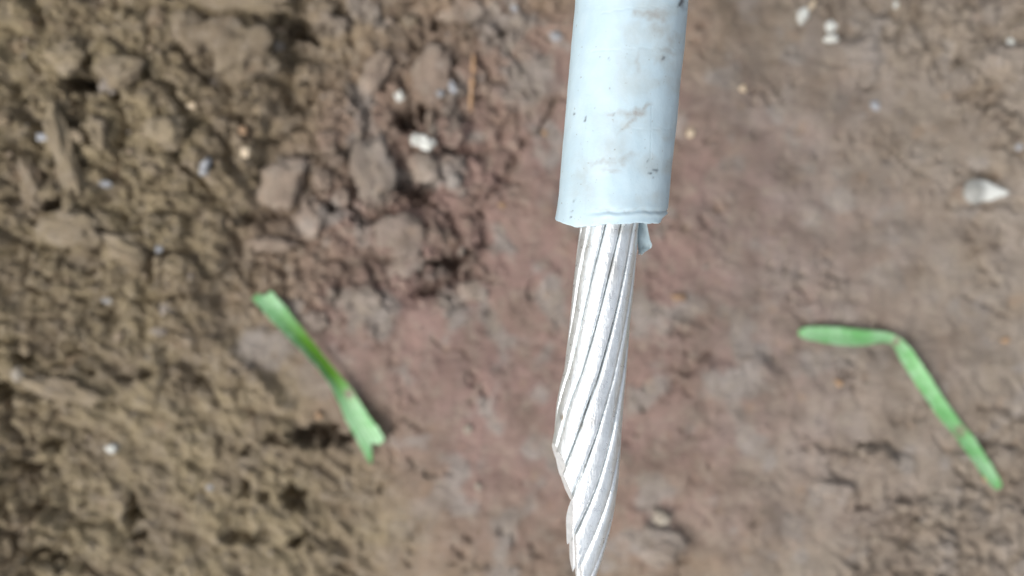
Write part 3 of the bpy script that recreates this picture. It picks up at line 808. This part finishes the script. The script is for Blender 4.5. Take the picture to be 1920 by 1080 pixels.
# torn flap of insulation behind the conductor
def flap():
    rows = [  # y, x left, x right, curl
        (404, 1190, 1212, 0.0), (420, 1192, 1213, 0.0), (436, 1194, 1216, 0.1), (450, 1195, 1219, 0.35), (460, 1196, 1223, 0.8), (466, 1197, 1221, 1.0), (471, 1197, 1210, 1.0), (477, 1197, 1203, 0.8)]
    n = 8; vs = []; K = len(rows) * (n + 1); fs = []
    for lay in (0, 1):
        for (y, xl, xr, cu) in rows:
            for j in range(n + 1):
                q = j / n
                x = xl + (xr - xl) * q
                dep = 0.1185 + 0.0012 * (1 - q) + (lay * 0.00055) - 0.0009 * cu * q * q + 0.0003 * math.sin(y * .3 + q * 4)
                vs.append(in_air(x, y + 1.5 * math.sin(q * 9 + y) * (cu > 0.5), dep))
    w = n + 1
    for i in range(len(rows) - 1):
        for j in range(n):
            a, b, c_, d_ = i * w + j, i * w + j + 1, (i + 1) * w + j + 1, (i + 1) * w + j
            fs.append((a, d_, c_, b)); fs.append((K + a, K + b, K + c_, K + d_))
        fs.append((i * w, K + i * w, K + (i + 1) * w, (i + 1) * w)); fs.append((i * w + n, (i + 1) * w + n, K + (i + 1) * w + n, K + i * w + n))
    for j in range(n):
        fs.append((j, j + 1, K + j + 1, K + j)); a = (len(rows) - 1) * w + j; fs.append((a, K + a, K + a + 1, a + 1))
    o = mesh_obj('insulation_flap', vs, fs, M_PLASTIC, cable)
    for nm in ('film', 'dirt', 'speck', 'line'): float_attr(o, nm, [0.35 if nm == 'film' else 0.0] * len(vs))
    o['label'] = 'small torn flap of grey-white insulation beside the bare strands'
    return o
flap()

# conductor strands: 11 outer, 6 inner, 1 core, twisted and cut off obliquely
TY = np.array([370, 430, 520, 600, 700, 760, 800, 850, 900, 950, 1000, 1050, 1100, 1160], float)
TR = np.array([53, 54.5, 56.5, 56, 57.5, 61.5, 63, 65, 68, 70, 71, 71, 70, 69], float)
TRIGHT = np.array([1201, 1196.5, 1189.5, 1181.5, 1172.5, 1167.5, 1166, 1163, 1159, 1151, 1139, 1123, 1099, 1062], float)
TX = TRIGHT - TR
def catmull(xq, xs, ysv):
    t = np.interp(xq, xs, np.arange(len(xs)))
    i = np.clip(np.floor(t).astype(int), 0, len(xs) - 2); f = t - i
    g = lambda k_: ysv[np.clip(k_, 0, len(xs) - 1)]
    p0, p1, p2, p3 = g(i - 1), g(i), g(i + 1), g(i + 2)
    return 0.5 * (2 * p1 + (p2 - p0) * f + (2 * p0 - 5 * p1 + 4 * p2 - p3) * f**2 + (3 * p1 - p0 - 3 * p2 + p3) * f**3)
yy = np.linspace(372, 1150, 240)
xc = catmull(yy, TY, TX); rp = catmull(yy, TY, TR)
dep = D0 + (D0 - D1) * (yy - 412) / 412.0 * 0.8
cen = np.stack([(xc - 960) / FPX * dep, -(yy - 540) / FPX * dep, CAM_H - dep], 1)
Rm = rp * dep / FPX
tan = np.gradient(cen, axis=0); ln = np.linalg.norm(tan, axis=1); tan /= ln[:, None]
rgt = np.cross(-tan, np.array([0, 0, 1.0])); rgt /= np.linalg.norm(rgt, axis=1)[:, None]
frn = np.cross(rgt, -tan)
frn = frn * np.interp(yy, [372, 780, 900, 1020, 1150], [1, 1, 0.86, 0.58, 0.4])[:, None]   # pinched flat towards the cut
beta = np.radians(np.interp(yy, [372, 560, 700, 780, 850, 950, 1050, 1150], [8.5, 9.5, 12, 15, 15, 12, 8, 5]))
phi = -np.cumsum(np.tan(beta) / Rm * ln)
phi -= phi[0]
PH0 = math.radians(9)

def strand_mesh(ang0, r_lo, r_hi, half_ang, seed, npt=26, expo=4.2, core=False):
    rng = np.random.RandomState(seed)
    j1, j2, j3 = rng.uniform(0, 6.28, 3)
    vs = []
    tt = np.linspace(0, 2 * math.pi, npt, endpoint=False)
    cu, su = np.cos(tt), np.sin(tt)
    rho = np.sign(cu) * np.abs(cu) ** (2 / expo); tau = np.sign(su) * np.abs(su) ** (2 / expo)
    N = len(yy)
    grow = smooth(560, 900, yy)
    for i in range(N):
        wob = math.radians(0.6) * math.sin(yy[i] / 120.0 + j1) * (0.4 + grow[i])
        rw = 1 + 0.012 * math.sin(yy[i] / 100.0 + j2) * (0.4 + 1.0 * grow[i])
        if core:
            a = tt; r = np.full(npt, r_hi * Rm[i])
            px = r * np.sin(a); pf = r * np.cos(a)
        else:
            rm, hr = 0.5 * (r_lo + r_hi), 0.5 * (r_hi - r_lo)
            a = ang0 + phi[i] + PH0 + wob + tau * half_ang
            # face of each wire a touch flatter than the circle it lies on
            r = (rm + rho * hr) * Rm[i] * rw
            r = r * (1 - 0.012 * (rho > 0) * (1 - tau * tau) * 0.0)
            px = r * np.sin(a); pf = r * np.cos(a)
        vs.append(cen[i][None, :] + px[:, None] * rgt[i][None, :] + pf[:, None] * frn[i][None, :])
    v = np.concatenate(vs)
    ids = np.arange(N * npt).reshape(N, npt); nxp = np.roll(np.arange(npt), -1)
    f = np.concatenate([np.stack([ids[i], ids[i][nxp], ids[i + 1][nxp], ids[i + 1]], 1) for i in range(N - 1)])
    return v, f, ids[0]

def make_strand(name, args, off, tilt, seed, **kw):
    v, f, top = strand_mesh(*args, seed, **kw)
    bm = bmesh.new()
    bv = [bm.verts.new(p) for p in v]
    for q in f: bm.faces.new([bv[j] for j in q])
    bm.faces.new([bv[j] for j in top])
    bm.verts.ensure_lookup_table()
    start = bv[int(top[0])]
    # cutting plane: where the middle of this wire's outer face meets the cut, which runs down the left side to the tip
    a_mid = args[0] + phi + PH0
    mid = cen + (0.5 * (args[1] + args[2]) * Rm)[:, None] * (np.sin(a_mid)[:, None] * rgt + np.cos(a_mid)[:, None] * frn)
    out_ = cen + (args[2] * Rm)[:, None] * (np.sin(a_mid)[:, None] * rgt + np.cos(a_mid)[:, None] * frn)
    dm = CAM_H - out_[:, 2]
    mx = 960 + out_[:, 0] / dm * FPX; my = 540 - out_[:, 1] / dm * FPX
    xcut = np.interp(my, [700, 838, 950, 1000, 1040, 1090, 1200], [1000, 1040, 1078, 1076, 1079, 1087, 1105]) + off
    hit = np.where((mx < xcut) & (my > 760))[0]
    hi = int(hit[0]) if len(hit) else len(yy) - 1
    ycut = float(my[hi]); dcut = float(dm[hi])
    slope = 0.42 if ycut < 945 else 0.10
    is_front = np.cos(a_mid[hi]) > -0.15
    c0 = in_air(float(xcut[hi]), ycut, dcut)
    c1 = in_air(float(xcut[hi]) + slope * 100, ycut + 100, dcut)
    along = (c1 - c0).normalized()
    no = along.cross(Vector((0, 0, 1))).normalized()
    if no.x > 0: no = -no
    tl = tilt if is_front else -0.3
    no = (no * math.cos(tl) + Vector((0, 0, 1)) * math.sin(tl)).normalized()
    bmesh.ops.bisect_plane(bm, geom=bm.verts[:] + bm.edges[:] + bm.faces[:], dist=1e-7, plane_co=c0, plane_no=no, clear_outer=True)
    # blunt lower end
    c2 = in_air(1090, 1100, 0.1225)
    bmesh.ops.bisect_plane(bm, geom=bm.verts[:] + bm.edges[:] + bm.faces[:], dist=1e-7, plane_co=c2, plane_no=Vector((-0.35, -1, 0.1)).normalized(), clear_outer=True)
    # keep only the piece that still hangs from the cable
    if start.is_valid:
        seen = {start}; stack = [start]
        while stack:
            x = stack.pop()
            for e in x.link_edges:
                o_ = e.other_vert(x)
                if o_ not in seen: seen.add(o_); stack.append(o_)
        bmesh.ops.delete(bm, geom=[x for x in bm.verts if x not in seen], context='VERTS')
    edges = [e for e in bm.edges if e.is_boundary]
    if edges:
        r_ = bmesh.ops.holes_fill(bm, edges=edges, sides=0)
        for fc in r_['faces']: fc.material_index = 1; fc.smooth = False
    bmesh.ops.recalc_face_normals(bm, faces=bm.faces)
    me = bpy.data.meshes.new(name); bm.to_mesh(me); bm.free()
    sm = np.array([p.material_index == 0 for p in me.polygons])
    me.polygons.foreach_set('use_smooth', sm)
    me.materials.append(M_ALU); me.materials.append(M_CUT)
    o = bpy.data.objects.new(name, me); COL.objects.link(o); o.parent = cable
    co = np.zeros(len(me.vertices) * 3); me.vertices.foreach_get('co', co); co = co.reshape(-1, 3)
    dd = CAM_H - co[:, 2]; px = 960 + co[:, 0] / dd * FPX; py = 540 - co[:, 1] / dd * FPX
    st = np.zeros(len(co))
    for (x, y, rx, ry, w) in ((1055, 783, 6, 9, .9), (1150, 505, 14, 34, .35), (1095, 800, 12, 8, .35), (1110, 790, 8, 10, .4), (1165, 430, 30, 14, .35), (1095, 460, 14, 30, .25)):
        st = np.maximum(st, w * smooth(1.2, 0.2, np.hypot((px - x) / rx, (py - y) / ry)) * (co[:, 2] > np.interp(py, yy, cen[:, 2])))
    float_attr(o, 'stain', st)
    return o
rngs = random.Random(4)
for i in range(11):
    make_strand('strand', (math.radians(360 / 11 * i) + math.radians(rngs.uniform(-0.7, 0.7)), 0.63, 1.0 + rngs.uniform(-0.012, 0.012), math.radians(15.25)),
                rngs.uniform(-5, 5), math.radians(rngs.uniform(14, 30)), 40 + i)
for i in range(6):
    make_strand('inner_strand', (math.radians(60 * i + 12), 0.25, 0.62, math.radians(29.2)), rngs.uniform(-4, 4), math.radians(rngs.uniform(14, 26)), 60 + i)
make_strand('core_strand', (0.0, 0.0, 0.245, 1.0), 0, math.radians(20), 77, core=True)

# ------------------------------------------------------------------ loose crumbs of soil: beyond counting
rng = np.random.RandomState(12)
shapes = [lump(ICO2, 900 + i, 1.0, 0.22) for i in range(14)]
CN = 30000
cx = rng.uniform(-420, 2340, CN); cy = rng.uniform(-330, 1410, CN)
Rk = rough_mask(cx, cy)
patch = 0.5 + 0.9 * fbm(cx, cy, 70, 3, 61)
keep = rng.rand(CN) < np.clip((0.10 + 0.40 * Rk) * patch, 0.02, 1)
cx, cy, Rk = cx[keep], cy[keep], Rk[keep]
size = 2.2 * (1 - rng.rand(len(cx))) ** (-0.55)
size = np.clip(size, 2.2, np.where(Rk > 0.5, 20, 6))
hz = soil_height(cx, cy)
V_, F_ = [], []
nv = len(ICO2[0])
for i in range(len(cx)):
    v = shapes[rng.randint(len(shapes))]
    a = rng.uniform(0, 6.28); c, s = math.cos(a), math.sin(a)
    sc_ = size[i] * np.array([1.0, rng.uniform(0.6, 1.0), rng.uniform(0.5, 0.85)])
    w = v * sc_
    w = np.stack([w[:, 0] * c - w[:, 1] * s, w[:, 0] * s + w[:, 1] * c, w[:, 2]], 1)
    w += np.array([cx[i] - 960, -(cy[i] - 540), hz[i] - 0.05 * size[i]])
    V_.append(w); F_.append(ICO2[1] + i * nv)
Vc = np.concatenate(V_) * PXM
crumbs = mesh_obj('soil_crumbs', Vc, np.concatenate(F_), M_CRUMB)
tag(crumbs, 'loose brown soil crumbs scattered over the earth', 'soil crumbs', kind='stuff')
ta, gr, we = soil_attrs(np.repeat(cx, nv), np.repeat(cy, nv))
jit = np.repeat(rng.uniform(-0.25, 0.25, len(cx)), nv)
float_attr(crumbs, 'tint', np.clip(ta + jit, 0, 1)); float_attr(crumbs, 'grey', np.clip(gr + np.repeat((rng.rand(len(cx)) < 0.12) * 0.9, nv), 0, 1)); float_attr(crumbs, 'wet', we * 0.4)
float_attr(crumbs, 'pale', np.repeat(np.where(rng.rand(len(cx)) < 0.12, 0.6, 0.0), nv))
print('crumbs', len(cx), 'soil verts', NX * NY)
